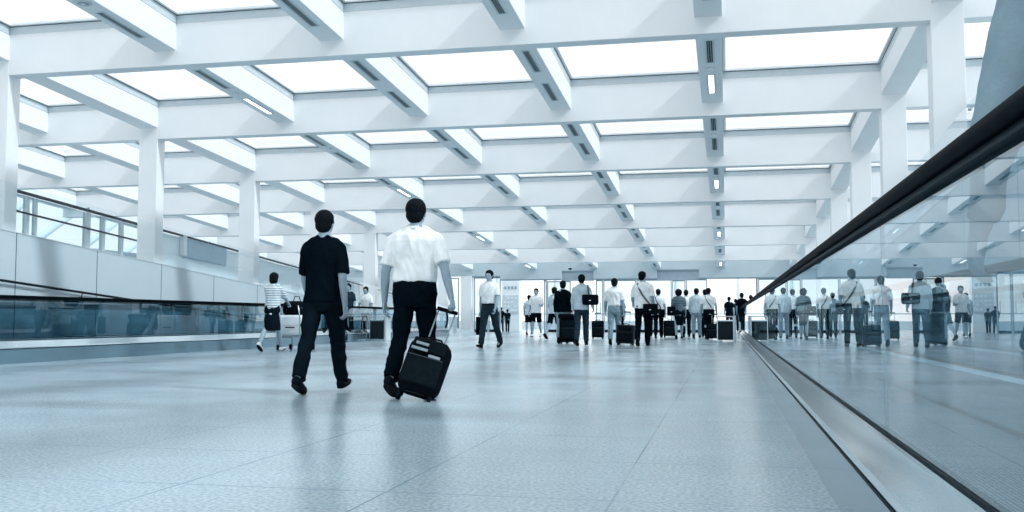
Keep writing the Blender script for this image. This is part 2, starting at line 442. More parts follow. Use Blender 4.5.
    for s in (1, -1):
        sm.limb([up(s * .018, -.008, .846 - base), up(s * .060 * W, -.008, .823 - base), up(s * .100 * W, -.004, .791 - base)], [.026 * H, .032 * H, .035 * H])
        sh, e, w = shl[s], elbow[s], wrist[s]; r0 = .035 * H * S
        if sleeve <= 1.0:
            p = sh + (e - sh) * sleeve
            sm.ellipsoid(sh, (r0, r0, r0)); sm.tube([sh, sh + (p - sh) * .5, p], [r0, .0375 * H * S, .038 * H * S], 14)
        else:
            sm.limb([sh, e], [r0, .031 * H * S]); p = e + (w - e) * .93; sm.tube([e, p], [.031 * H * S, .0225 * H * S], 14); sm.ellipsoid(e, (.031 * H * S,) * 3)
    bake(sm, vox, M[shirt], 'shirt' if bottom != 'dress' else 'blouse', rt, 3, 0.007 * (vox / .01) ** .3, seed=x * 3 + y)
    if collar:
        c0, c1 = up(0, -.006, .838 - base), up(0, -.004, .858 - base)
        cm = MB(); cm.tube([c0, c1], [.042 * H * S, .0375 * H * S], 18); cm.obj('collar', M[shirt], rt, True)
    # lower garment
    tm = MB()
    if bottom in ('trousers', 'shorts'):
        rings = []
        for z in (.448, .485, .52, .56, .592):
            a, b, yy = interp(z); rings.append(section(up(0, yy, z - base), (a * W + .0075) * H, (b * wide + .0075) * H, T))
        tm.rings(rings); tm.ellipsoid(up(0, 0, .462 - base), (.045 * H, .05 * H, .03 * H))
        for s in (1, -1):
            q = lj[s]; h = q['hip'] + np.array([s * .003 * H, 0, .0]); k = q['knee']; an = q['ankle']
            if bottom == 'shorts':
                e = h + (k - h) * .88
                tm.ellipsoid(h, (.056 * H,) * 3); tm.tube([h, e], [.056 * H, .052 * H], 16)
            else:
                e = an + unit(k - an) * .006 * H
                m = k + (an - k) * .35 + np.array([0, -.004 * H, 0])
                tm.ellipsoid(h, (.056 * H,) * 3); tm.tube([h, h + (k - h) * .5, k], [.056 * H, .050 * H, .041 * H], 16)
                tm.ellipsoid(k, (.041 * H,) * 3); tm.tube([k, m, e], [.041 * H, .040 * H, .036 * H], 16)
                tm.ellipsoid(e + np.array([0, .012 * H, -.012 * H]), (.034 * H, .040 * H, .016 * H))
        bake(tm, vox, M[trousers], bottom, rt, 3, 0.006, (7, 7, 10), seed=x + y * 2)
        if tuck:
            a, b, yy = interp(.585); bl = MB()
            bl.rings([section(up(0, yy, z - base), (a * W + .0115) * H, (b * wide + .0115) * H, T) for z in (.562, .582)]); bl.obj('belt', M['shoe'], rt, True)
    elif bottom == 'skirt':
        kz = (lj[1]['knee'] + lj[-1]['knee']) / 2; rings = []
        for z in (.60, .56, .52, .48):
            a, b, yy = interp(z); rings.append(section(up(0, yy, z - base), (a * W + .010) * H, (b * wide + .010) * H, T))
        w2 = abs(lj[1]['knee'][1] - lj[-1]['knee'][1]) / 2
        rings.append(section((kz + up(0, 0, 0)) / 2, .092 * H, .06 * H + w2 * .6, np.eye(3)))
        rings.append(section(kz + np.array([0, 0, -.01 * H]), .088 * H, .045 * H + w2 * 1.0, np.eye(3)))
        tm.rings(list(reversed(rings)))
        bake(tm, vox, M[trousers], 'skirt', rt, 3, 0.006, (7, 7, 3), seed=x)
    # shoes
    for s in (1, -1):
        q = lj[s]; R2 = rotx(q['pitch']); an = q['ankle']; sm2 = MB()
        def sp(a, b, c): return an + R2 @ np.array([a, b, c]) * H
        sec = [(-.040, .016, .020, -.026), (-.028, .022, .026, -.022), (0, .024, .026, -.022), (.035, .025, .021, -.0265), (.070, .028, .016, -.031), (.098, .023, .012, -.035), (.112, .012, .008, -.039)]
        Ry = R2 @ np.array([[1, 0, 0], [0, 0, -1], [0, 1, 0]])
        sm2.rings([section(sp(0, b, c), a * H, hh * H, Ry, 16) for b, a, hh, c in sec])
        so = sm2.obj('shoe', M[shoes], rt, True)
        sl = MB(); sl.rings([section(sp(0, .036, zz), .027 * H, .077 * H, R2, 20, 2.6) for zz in (-.048, -.042)]); sl.obj('sole', M['shoe'], so)
    Rw = rotz(math.radians(face))
    def W_(p): return Rw @ np.array(p) + np.array([x, y, feet_z])
    return dict(root=rt, H=H, x=x, y=y, face=face, W=W_, up=up, base=base, wrist={s: W_(wrist[s]) for s in wrist}, hd={s: Rw @ hd[s] for s in hd},
                hn={s: Rw @ hn[s] for s in hn}, Rw=Rw)

# ------------------------------------------------------------------ luggage
def suitcase(loc, rz, label, w=0.36, d=0.22, h=0.52, r=0.04, mat='bag_black', tilt=0.0, grip=None, group=None, roll=0.0, tags=False):
    """upright case on wheels; tilt leans it towards its handle side (-Y local is the front pocket)"""
    rt = empty('suitcase', loc, rz, label, 'suitcase', group)
    rt.rotation_euler = (tilt, roll, rz)
    b = rbox(w, d, h, r, (0, 0, h / 2 + .05), 5).obj('case_body', M[mat], rt, True)
    MB().tube([(-w / 2 + r, -d / 2 + .06, .052), (w / 2 - r, -d / 2 + .06, .052)], .004, 6).obj('piping', M['bag_slate'], rt, True)
    rbox(w * .84, .05, h * .5, .02, (0, -d / 2 - .015, h * .36 + .05), 3).obj('front_pocket', M['bag_front'], rt, True)
    rbox(w * .78, .035, h * .24, .015, (0, -d / 2 - .008, h * .80 + .05), 3).obj('upper_pocket', M['bag_front'], rt, True)
    zp = MB(); zp.box(-w * .40, w * .40, -d / 2 - .045, -d / 2 - .038, h * .58 + .05, h * .588 + .05); zp.obj('zip', M['strap'], rt)
    for s in (1, -1):
        wh = MB(); wh.tube([(s * (w / 2 - .055), d / 2 - .04, .03), (s * (w / 2 - .02), d / 2 - .04, .03)], .03, 16); wh.obj('wheel', M['shoe'], rt, True)
        hs = rbox(.06, .06, .05, .012, (s * (w / 2 - .04), d / 2 - .05, .062), 2).obj('wheel_housing', M['shoe'], rt, True)
        ft = rbox(.03, .04, .05, .008, (s * (w / 2 - .05), -d / 2 + .04, .025), 2).obj('foot', M['shoe'], rt, True)
    MB().tube([(-.07, 0, h + .05), (-.06, 0, h + .075), (.06, 0, h + .075), (.07, 0, h + .05)], .009, 8).obj('carry_handle', M['shoe'], rt, True)
    if grip:
        for s in (1, -1): MB().tube([(s * .075, d / 2 - .03, h * .9), (s * .075, d / 2 - .03, grip - .01)], .007, 8).obj('handle_rod', M['frame'], rt, True)
        rbox(.19, .035, .032, .012, (0, d / 2 - .03, grip), 3).obj('grip', M['shoe'], rt, True)
    if tags:
        for k, (u, z, ww) in enumerate(((-.06, .80, .11), (-.07, .70, .14), (.07, .62, .10))):
            t = MB(); t.box(u - ww / 2, u + ww / 2, -d / 2 - .046, -d / 2 - .030, h * z + .04, h * z + .062); t.obj('label_patch', M['tag'], rt)
    return rt

def band(mb, pts, wdt, th, wdir):
    """flat strap through pts"""
    R = []
    for i, p in enumerate(pts):
        d = unit(np.array(pts[min(i + 1, len(pts) - 1)]) - np.array(pts[max(i - 1, 0)]))
        u = np.array(wdir, float); u = unit(u - d * (u @ d)); n = np.cross(d, u)
        p = np.array(p)
        R.append([tuple(p + u * wdt / 2 + n * th / 2), tuple(p - u * wdt / 2 + n * th / 2), tuple(p - u * wdt / 2 - n * th / 2), tuple(p + u * wdt / 2 - n * th / 2)])
    return mb.rings(R)

def shoulder_bag(P, label, side, cross=True, w=.36, d=.13, h=.26, z=.50, back=-.108, mat='bag_black', strap='strap', off=None, name='shoulder_bag'):
    """bag worn by person P: side = hip it hangs at (+1 right, -1 left); cross = strap from the other shoulder"""
    H = P['H']; px = off if off is not None else side * .115
    c = P['W'](P['up'](px, back, z - P['base']))
    loc = (c[0], c[1], c[2]); rt = empty(name, loc, math.radians(P['face']), label, 'bag')
    rbox(w, d, h, min(d, h) * .25, (0, 0, 0), 4).obj('bag_body', M[mat], rt, True)
    fl = rbox(w * .98, .02, h * .6, .009, (0, -d / 2 - .006, h * .18), 2).obj('flap', M[mat], rt, True)
    rbox(.05, .012, .025, .004, (0, -d / 2 - .018, -h * .08), 2).obj('buckle', M['steel'], fl, True)
    inv = lambda p: P['Rw'].T @ (P['W'](p) - np.array(loc))
    up = P['up']
    ss = -side if cross else side
    sx = ss * (.062 if cross else .088)
    A = [up(px - side * .0, back + .03, z + .05 - P['base'])]
    if cross:
        A += [up(side * .05, -.076, .62 - P['base']), up(ss * .005, -.082, .70 - P['base']), up(ss * .045, -.070, .785 - P['base'])]
    else:
        A += [up(side * .115, -.072, .66 - P['base']), up(side * .105, -.074, .76 - P['base'])]
    A += [up(sx, -.030, .846 - P['base'] if cross else .842 - P['base']), up(sx, .025, .838 - P['base'])]
    if cross: A += [up(ss * .045, .068, .77 - P['base']), up(0, .080, .69 - P['base']), up(side * .07, .074, .60 - P['base']), up(side * .118, .02, .55 - P['base'])]
    else: A += [up(side * .10, .066, .75 - P['base']), up(side * .118, .05, .64 - P['base']), up(side * .125, 0, .58 - P['base'])]
    A += [up(px, back + .03, z + .05 - P['base'])]
    pts = [inv(p) for p in A]; fine = []
    for i in range(len(pts) - 1):     # Catmull-Rom
        p0, p1, p2, p3 = pts[max(i - 1, 0)], pts[i], pts[i + 1], pts[min(i + 2, len(pts) - 1)]
        for t in (0, .25, .5, .75):
            fine.append(.5 * ((2 * p1) + (-p0 + p2) * t + (2 * p0 - 5 * p1 + 4 * p2 - p3) * t * t + (-p0 + 3 * p1 - 3 * p2 + p3) * t ** 3))
    fine.append(pts[-1])
    m = MB(); band(m, fine, .04, .006, (1, .3, 0)); m.obj('strap', M[strap], rt)
    return rt

# ------------------------------------------------------------------ the roof
SL = 0.065
def zr(y): return 5.79 - SL * y            # underside of the cross beams
TY = [14.5 + 4.55 * k for k in range(-3, 8)]   # fronts of the cross beams, last is the back wall plane
LX = [2.95 * k for k in range(-7, 4)]      # right edges of the lengthwise beams
LXL = {x: (x - 0.40, x) for x in LX}
def lbeam(k):                              # left and right edge of beam k (k=0 is the one nearest over the camera)
    if k == -4: return (-12.41, -11.97)
    if k == 1: return (2.85, 3.29)
    return (2.937 * k - .40, 2.937 * k)
KS = range(-7, 4)
ceil = empty('ceiling', (0, 0, 0), 0, 'white coffered roof of crossing beams with a skylight in every bay', 'ceiling', kind='structure')
for y in TY[:-1]:
    m = MB(); m.box(-21.05, 9.0, y, y + .28, zr(y), zr(y) + .70); m.obj('crossbeam', M['paint'], ceil, bevel=.006, seg=1)
for k in KS:
    a, b = lbeam(k); m = MB()
    m.box(a, b, TY[0], 46.35, 5.79 + .25, 5.79 + .695, SL); m.obj('lengthwise_beam', M['paint'], ceil, bevel=.006, seg=1)
def skylight_meshes():
    out = {}
    for k in KS[:-1]:
        a, b = lbeam(k)[1], lbeam(k + 1)[0]; w = round(b - a, 3)
        if w in out: continue
        d0, d1 = .28, 4.55; m = MB(); e = .10
        # curb ring over the beam tops, its inner faces in line with the beams
        m.box(-e, w + e, d0 - e, d0, 0, .13, SL); m.box(-e, w + e, d1, d1 + e, 0, .13, SL)
        m.box(-e, 0, d0, d1, 0, .13, SL); m.box(w, w + e, d0, d1, 0, .13, SL)
        g = MB(); q = .012
        for z0, z1 in ((.132, .140),):
            g.box(-q * 2, w + q * 2, d0 - q * 2, d0 + q * .4, z0, z1, SL); g.box(-q * 2, w + q * 2, d1 - q * .4, d1 + q * 2, z0, z1, SL)
            g.box(-q * 2, q * .4, d0, d1, z0, z1, SL); g.box(w - q * .4, w + q * 2, d0, d1, z0, z1, SL)
        f = MB(); i = .055
        f.box(-e, w + e, d0 - e, d0 + i, .142, .18, SL); f.box(-e, w + e, d1 - i, d1 + e, .142, .18, SL)
        f.box(-e, i, d0, d1, .142, .18, SL); f.box(w - i, w + e, d0, d1, .142, .18, SL)
        p = MB(); p.box(0, w, d0, d1, .181, .193, SL)
        out[w] = (m.mesh('skylight', M['curb']), g.mesh('gasket', M['gasket']), f.mesh('outer_frame', M['paint']), p.mesh('pane', M['sky_pane']))
    return out
SM = skylight_meshes()
for y in TY[:-1]:
    for k in KS[:-1]:
        a, b = lbeam(k)[1], lbeam(k + 1)[0]; me = SM[round(b - a, 3)]
        o = bpy.data.objects.new('skylight', me[0]); C.objects.link(o); o.parent = ceil; o.location = (a, y, 5.79 - SL * y + .70)
        for n_, q in zip(('gasket', 'outer_frame', 'pane'), me[1:]):
            c = bpy.data.objects.new(n_, q); C.objects.link(c); c.parent = o

# vents and lights in the undersides of the lengthwise beams
ORD = ['zeroth', 'first', 'second', 'third', 'fourth', 'fifth', 'sixth', 'seventh', 'eighth']
BN = {0: 'first', -1: 'second', -2: 'third', -3: 'fourth'}
def vent_mesh():
    L = 1.12; m = MB(); f = .018
    m.box(-.075, -.045, 0, L, -.008, .012, SL); m.box(.045, .075, 0, L, -.008, .012, SL); m.box(-.045, .045, 0, f, -.008, .012, SL); m.box(-.045, .045, L - f, L, -.008, .012, SL)
    p = MB(); p.box(-.048, .048, f * .8, L - f * .8, .0, .004, SL)
    b = MB()
    for u in (-.018, .018): b.box(u - .003, u + .003, f * .8, L - f * .8, -.005, .003, SL)
    return m.mesh('vent', M['curb']), p.mesh('slot', M['slot']), b.mesh('blade', M['curb']), p.mesh('diffuser', M['tube_light'])
VM = vent_mesh()
for i in range(2, 10):                      # bays; i=2 is the one before the first beam seen whole
    y = TY[i]; bay = i - 2                  # bay 0 in front of crossbeam one
    for k in (0, -1, -2, -3):
        a, b = lbeam(k); cx = (a + b) / 2
        for j, off in enumerate((1.0, 2.78)):
            yy = y + off; z = 5.79 - SL * yy + .25 - .004
            lit = (j == 1 and k in (0, -3) and bay % 2 == 1)
            where = ('in front of crossbeam one' if bay == 0 else 'between crossbeams %d and %d' % (bay, bay + 1))
            if lit:
                o = bpy.data.objects.new('ceiling_light', VM[0]); C.objects.link(o); o.location = (cx, yy, z)
                tag(o, 'lit tube light under the %s lengthwise beam from the walkway, %s' % (BN[k], where), 'ceiling light', 'tube lights under the roof beams')
                c = bpy.data.objects.new('diffuser', VM[3]); C.objects.link(c); c.parent = o
            else:
                o = bpy.data.objects.new('air_vent', VM[0]); C.objects.link(o); o.location = (cx, yy, z)
                tag(o, '%s slot vent, %s lengthwise beam from the walkway, %s' % (('nearer', 'farther')[j], BN[k], where), 'vent', 'slot vents under the roof beams')
                c = bpy.data.objects.new('slot', VM[1]); C.objects.link(c); c.parent = o
                c = bpy.data.objects.new('blade', VM[2]); C.objects.link(c); c.parent = o
        if k in (0, -3) and bay < 4:
            yy = y + (2.42 if bay else 2.42); z = 5.79 - SL * yy + .25
            if bay == 0 and k == 0: continue
            m = MB(); m.tube([(0, 0, -.012), (0, 0, .01)], [.07, .075], 20); o = m.obj('smoke_detector', M['curb'], None, True, loc=(cx, yy, z))
            d = MB(); d.ellipsoid((0, 0, -.012), (.045, .045, .022)); d.obj('cap', M['paint'], o, True)
            tag(o, 'small round detector, %s lengthwise beam from the walkway, %s' % (BN[k], where), 'detector', 'round detectors under the roof beams')
# speaker disc near the top left
m = MB(); m.tube([(0, 0, -.02), (0, 0, .01)], [.12, .13], 24); o = m.obj('ceiling_speaker', M['curb'], None, True, loc=(-9.0, 12.36, 5.79 - SL * 12.36 + .25))
tag(o, 'round disc fitting on the fourth lengthwise beam, in front of crossbeam one', 'speaker'); d = MB(); d.tube([(0, 0, -.026), (0, 0, -.015)], [.08, .08], 24); d.obj('grille', M['board'], o, True)
# hanging dome camera
zc = zr(42.0)
rt = empty('security_camera', (-6.55, 42.14, zc), 0, 'small dome camera hanging on a stalk below the last crossbeam', 'camera')
MB().tube([(0, 0, 0), (0, 0, -.16)], .012, 8).obj('stalk', M['curb'], rt, True)
MB().tube([(0, 0, -.14), (0, 0, -.19), (0, 0, -.22)], [.03, .085, .09], 20).obj('housing', M['paint'], rt, True)
dd = MB(); dd.ellipsoid((0, 0, -.22), (.08, .08, .08)); dd.obj('dome', M['shoe'], rt, True)

# columns, one under every cross beam on both sides of the hall
for i, y in enumerate(TY[1:-1]):
    n = i - 1                                # 1 = crossbeam one (Y 14.5)
    for s, (a, b) in ((-1, (-12.41, -11.97)), (1, (2.85, 3.29))):
        m = MB(); m.box(a, b, y - .002, y + .30, 0, zr(y) + .30)
        o = m.obj('column', M['paint'], bevel=.012, seg=2)
        nm = ('in front of crossbeam one' if n < 1 else 'under crossbeam %d' % n)
        if n < 1: nm = 'two bays before crossbeam one' if n == -1 else 'one bay before crossbeam one'
        tag(o, 'square white column on the %s side, %s' % ('ramp wall' if s < 0 else 'near walkway', nm), 'column', 'white columns beside the ramp wall' if s < 0 else 'white columns beyond the near walkway', 'structure')

# ------------------------------------------------------------------ floor and walls
m = MB(); m.box(-34, 26, -6, 78, -.12, 0); tag(m.obj('floor', M['floor']), 'pale speckled stone floor with thin tile joints', 'floor', kind='structure')
def wz(y, c): return c - .068 * y
def parapet(name, x0, x1, label):
    m = MB(); m.box(x0, x1, -3.7, 46.2, 0, 3.15, 0)   # bottom flat, sloping top
    v = m.v; m.v = [(p[0], p[1], (0 if p[2] < 1 else max(.03, 3.15 - .068 * p[1]))) for p in v]
    w = tag(m.obj(name, M['parapet']), label, 'wall', kind='structure')
    c = MB(); c.box(x0 - .01, x1 + .01, -3.7, 45.9, 3.15, 3.165, .068); c.obj('coping', M['curb'], w)
    return w
parapet('wall_left', -11.965, -11.90, 'sloping pale panelled ramp wall with thin dark vertical joints')
parapet('wall_right', 2.76, 2.82, 'sloping pale panelled ramp wall behind the near moving walkway')
for nm, x, lab in (('glass_screen', -11.93, 'frameless glass screen standing on the ramp wall beside the white columns'), ('glass_screen', 2.79, 'frameless glass screen above the wall behind the near walkway')):
    rt = empty(nm, (x, 0, 0), 0, lab, 'glass screen')
    for k in range(-8, 13):
        y0 = 14.46 + 2.275 * k; y1 = y0 + 2.262
        if y0 < -3.6 or y1 > 44: continue
        g = MB(); g.box(-.006, .006, y0, y1, 3.165, 4.0, .068); p = g.obj('glass_panel', M['screen'], rt)
        if k % 2 == 0:
            c = MB(); c.tube([(-.02, y1 - .03, 3.93 - .068 * y1), (.02, y1 - .03, 3.93 - .068 * y1)], .022, 12); c.obj('clamp', M['steel'], p, True)
# wall handrail on the left ramp wall
rt = empty('wall_handrail', (-11.90, 0, 0), 0, 'thin dark handrail sloping down along the panelled ramp wall', 'handrail')
m = MB(); m.tube([(.08, 2, 2.32 - .07 * 2), (.08, 31.0, 2.32 - .07 * 31)], .022, 12); m.obj('rail', M['dark_metal'], rt, True)
for k in range(13):
    yy = 3 + 2.24 * k; z = 2.32 - .07 * yy
    m = MB(); m.tube([(0, yy, z - .09), (.05, yy, z - .09), (.08, yy, z - .02)], .009, 8); m.obj('bracket', M['dark_metal'], rt, True)
# upper ramp decks
for nm, a, b in (('ramp_deck', -14.5, -11.966), ('ramp_deck', 2.821, 5.6)):
    m = MB(); m.box(a, b, -3.7, 44, 2.85, 2.98, .066)
    tag(m.obj(nm, M['panel']), 'raised ramp floor behind the %s ramp wall' % ('far' if a < 0 else 'near'), 'ramp', kind='structure')
# guard wall beyond left ramp: glazed part, then solid part
def outer_wall(xg, y0, y1, name, label):
    m = MB(); m.box(xg - .12, xg, y0, y1, 0, 4.50, .067)
    m.v = [(p[0], p[1], 0 if i < 4 else p[2]) for i, p in enumerate(m.v)]
    return tag(m.obj(name, M['panel']), label, 'wall', kind='structure')
w = outer_wall(-14.5, 22.6, 46.2, 'wall_far_left', 'pale solid wall beyond the left ramp with dark rail on top')
c = MB(); c.tube([(-14.42, 22.6, 4.55 - .067 * 22.6), (-14.42, 46, 4.55 - .067 * 46)], .03, 10); c.obj('top_rail', M['dark_metal'], w, True)
outer_wall(5.72, -3.7, 46.2, 'wall_far_right', 'pale solid wall beyond the near ramp')
m = MB(); m.box(-14.62, -14.5, -3.7, 22.6, 0, 2.85, .067); m.v = [(p[0], p[1], 0 if i < 4 else p[2]) for i, p in enumerate(m.v)]
tag(m.obj('wall_far_left_base', M['panel']), 'low pale wall below the window band beyond the left ramp', 'wall', kind='structure')
rt = empty('window_1', (-14.5, 0, 0), 0, 'long sloping window band with dark rails and grey mullions beyond the left ramp', 'window', kind='structure')
for z, r in ((4.55, .035), (4.13, .022)):
    m = MB(); m.tube([(0, 10, z - .067 * 10), (0, 22.6, z - .067 * 22.6)], r, 10); m.obj('rail', M['dark_metal'], rt, True)
for yy, ww in ((12.2, .14), (14.2, .14), (16.3, .14), (18.35, .09), (18.62, .05), (20.4, .16), (21.0, .09), (21.75, .08)):
    m = MB(); m.box(-.16, -.06, yy - ww / 2, yy + ww / 2, 2.85, 4.52, .067); m.obj('mullion', M['curb'], rt)
m = MB(); m.box(-.115, -.105, 10, 22.6, 2.86, 4.52, .067); m.obj('pane', M['doorglass'], rt)
# what stands beyond that band: a far wall with roof struts
m = MB(); m.box(-24.0, -23.8, 6, 40, 0, 2.2); wf = tag(m.obj('terminal_wing', M['facade']), 'pale building wing with slanting white struts seen through the left window band', 'building')
for k in range(9):
    yy = 14 + 2.6 * k; s = MB(); s.tube([(-23.5, yy, 1.6), (-21.9, yy + 3.4, 4.6)], .11, 10); s.obj('strut', M['facade'], wf, True)
s = MB(); s.box(-23.9, -21.6, 8, 40, 3.0, 3.12); s.obj('canopy_edge', M['curb'], wf)
# board on the far left wall
rt = empty('notice_board', (-14.5, 25.55, 0), 0, 'blue grey rectangular board on the wall beyond the left ramp', 'board')
zb = 4.0 - .067 * 25.55
m = MB(); m.box(.0, .09, -1.15, 1.15, zb - 1.72 + 1.72 - .0, zb + .55, .05); m.obj('board_panel', M['board'], rt, bevel=.02)
m = MB(); m.box(.0, .14, -1.30, -1.13, zb + .02, zb + .60, .05); m.obj('end_cap', M['curb'], rt, bevel=.02)

# ------------------------------------------------------------------ back wall
YB = 46.35
zt = zr(YB) + .72
wb = empty('wall_back', (0, YB, 0), 0, 'pale header wall above the glazed doors across the far end', 'wall', kind='structure')
def seg(x0, x1, z0, z1, y0=0, y1=.35, nm='header', mat='plaster'):
    m = MB(); m.box(x0, x1, y0, y1, z0, z1); return m.obj(nm, M[mat], wb, bevel=.008, seg=1)
seg(-21, -10.62, 2.71, zt); seg(-10.62, -7.6, 2.54, zt); seg(-7.6, -6.1, 2.93, zt); seg(-6.1, -3.12, 2.54, zt); seg(-3.12, -1.2, 2.93, zt); seg(-1.2, 9, 2.54, zt)
for a, b in ((-7.6, -6.1), (-3.12, -1.2)):
    seg(a, b, 2.45, 2.86, .10, .30, 'door_operator', 'operator'); seg(a, b, 2.86, 2.93, .05, .33, 'shadow_gap', 'frame')
for a, b in ((-10.62, -7.6), (-6.1, -3.12), (-1.2, 2.6)): seg(a, b, 2.49, 2.54, .02, .30, 'door_track', 'frame')
seg(-10.62, -12.5, 2.66, 2.71, .02, .30, 'door_track', 'frame')
seg(-21, -14.6, 0, 2.71, 0, .3, 'wall_panel', 'panel'); seg(-14.6, -12.75, 0, .75, 0, .3, 'wall_panel', 'panel')
seg(3.2, 9, 0, 2.54, 0, .3, 'wall_panel', 'panel')
seg(-12.56, -12.02, 0, 2.71, -.10, .35, 'pilaster', 'paint')
wn = [0]
def glazed(x0, x1, label, top=2.49, rail=.14, kind='window', tr=True):
    wn[0] += 1; cat = kind
    r = empty('%s_%d' % (kind, wn[0] + 1), ((x0 + x1) / 2, YB + .16, 0), 0, label, cat, kind='structure'); w = (x1 - x0) / 2
    m = MB(); t = .045
    m.box(-w, -w + t, -.04, .04, 0, top); m.box(w - t, w, -.04, .04, 0, top); m.box(-w + t, w - t, -.04, .04, top - .06, top)
    m.obj('frame', M['frame'], r)
    if rail:
        b = MB(); b.box(-w + t, w - t, -.035, .035, .01, rail); b.obj('bottom_rail', M['dark_metal'], r)
    p = MB(); p.box(-w + t, w - t, -.006, .006, rail, top - .06); p.obj('pane', M['doorglass'], r)
    if kind == 'door':
        h = MB(); h.tube([(w - .12, -.07, .9), (w - .12, -.07, 1.4)], .015, 8); h.obj('handle', M['steel'], r, True)
glazed(-14.5, -12.7, 'short window left of the white pilaster in the far wall', 2.66)
glazed(-11.95, -11.25, 'narrow glass door leaf next to the white pilaster', 2.66, kind='door')
glazed(-11.22, -10.62, 'glass door leaf slid open beside the wide left doorway', 2.66, kind='door')
glazed(-8.5, -8.36, 'slim glazed strip dividing the left doorways', 2.49, 0)
glazed(-8.34, -7.2, 'glass door leaf behind the man in black with suitcase', 2.45, kind='door')
glazed(-6.0, -5.66, 'slim glass leaf between the two middle doorways', 2.49, kind='door')
glazed(-5.64, -4.1, 'glazed bay behind the man in white with a crossed strap', 2.49)
glazed(-4.08, -2.45, 'glazed bay left of the curly haired woman', 2.49)
glazed(-2.43, -1.82, 'narrow glazed bay behind the curly haired woman', 2.45)
glazed(-1.80, -.84, 'glazed bay behind the cluster of waiting travellers', 2.49)
glazed(1.36, 1.44, 'slim end frame at the open right doorway', 2.49, 0)
glazed(1.46, 3.1, 'glazed bay past the end of the near walkway', 2.49)

# outside, past the doors
rt = empty('sign_pillar', (-10.87, 50.2, 0), 0, 'tall white pillar with a pale display board outside the left doorway', 'pillar')
rbox(.95, .6, 2.85, .02, (0, 0, 1.425), 2).obj('pillar_body', M['facade'], rt)
for k in range(4):
    m = MB(); m.box(-.33 + .18 * k, -.22 + .18 * k, -.315, -.295, 2.18, 2.33); m.obj('square_mark', M['frame'], rt)
for z in (.9, 1.55): 
    m = MB(); m.box(-.476, .476, -.304, .304, z, z + .015); m.obj('panel_joint', M['curb'], rt)
m = MB(); m.box(-.42, .42, -.34, -.30, .95, 1.88); db = m.obj('display_board', M['curb'], rt, bevel=.01)
for i in range(4):
    for j in range(4):
        if (i * 3 + j * 5) % 4 == 3: continue
        m = MB(); m.box(-.36 + .19 * i, -.24 + .19 * i, -.348, -.338, 1.04 + .21 * j, 1.13 + .21 * j); m.obj('pale_block', M['bag_white'], db)
# pale canopy far outside
m = MB(); m.box(-24, 14, 62, 62.5, 5.2, 5.6); cn = tag(m.obj('outdoor_canopy', M['facade']), 'pale canopy structure far outside beyond the glass doors', 'canopy')
for k in range(10):
    s = MB(); s.tube([(-22 + 3.8 * k, 62.2, 0), (-22 + 3.8 * k, 62.2, 5.2)], .13, 12); s.obj('post', M['facade'], cn, True)
for k in range(10):
    s = MB(); s.tube([(-22 + 3.8 * k, 62.2, 3.2), (-20 + 3.8 * k, 62.2, 5.2)], .07, 8); s.obj('brace', M['facade'], cn, True)
m = MB(); m.box(-24, 14, 62.0, 62.1, .9, .98); m.obj('guard_rail', M['curb'], cn)
m = MB(); m.box(-24, 14, 61.9, 62.1, 0, .5); m.obj('plinth', M['curb'], cn)

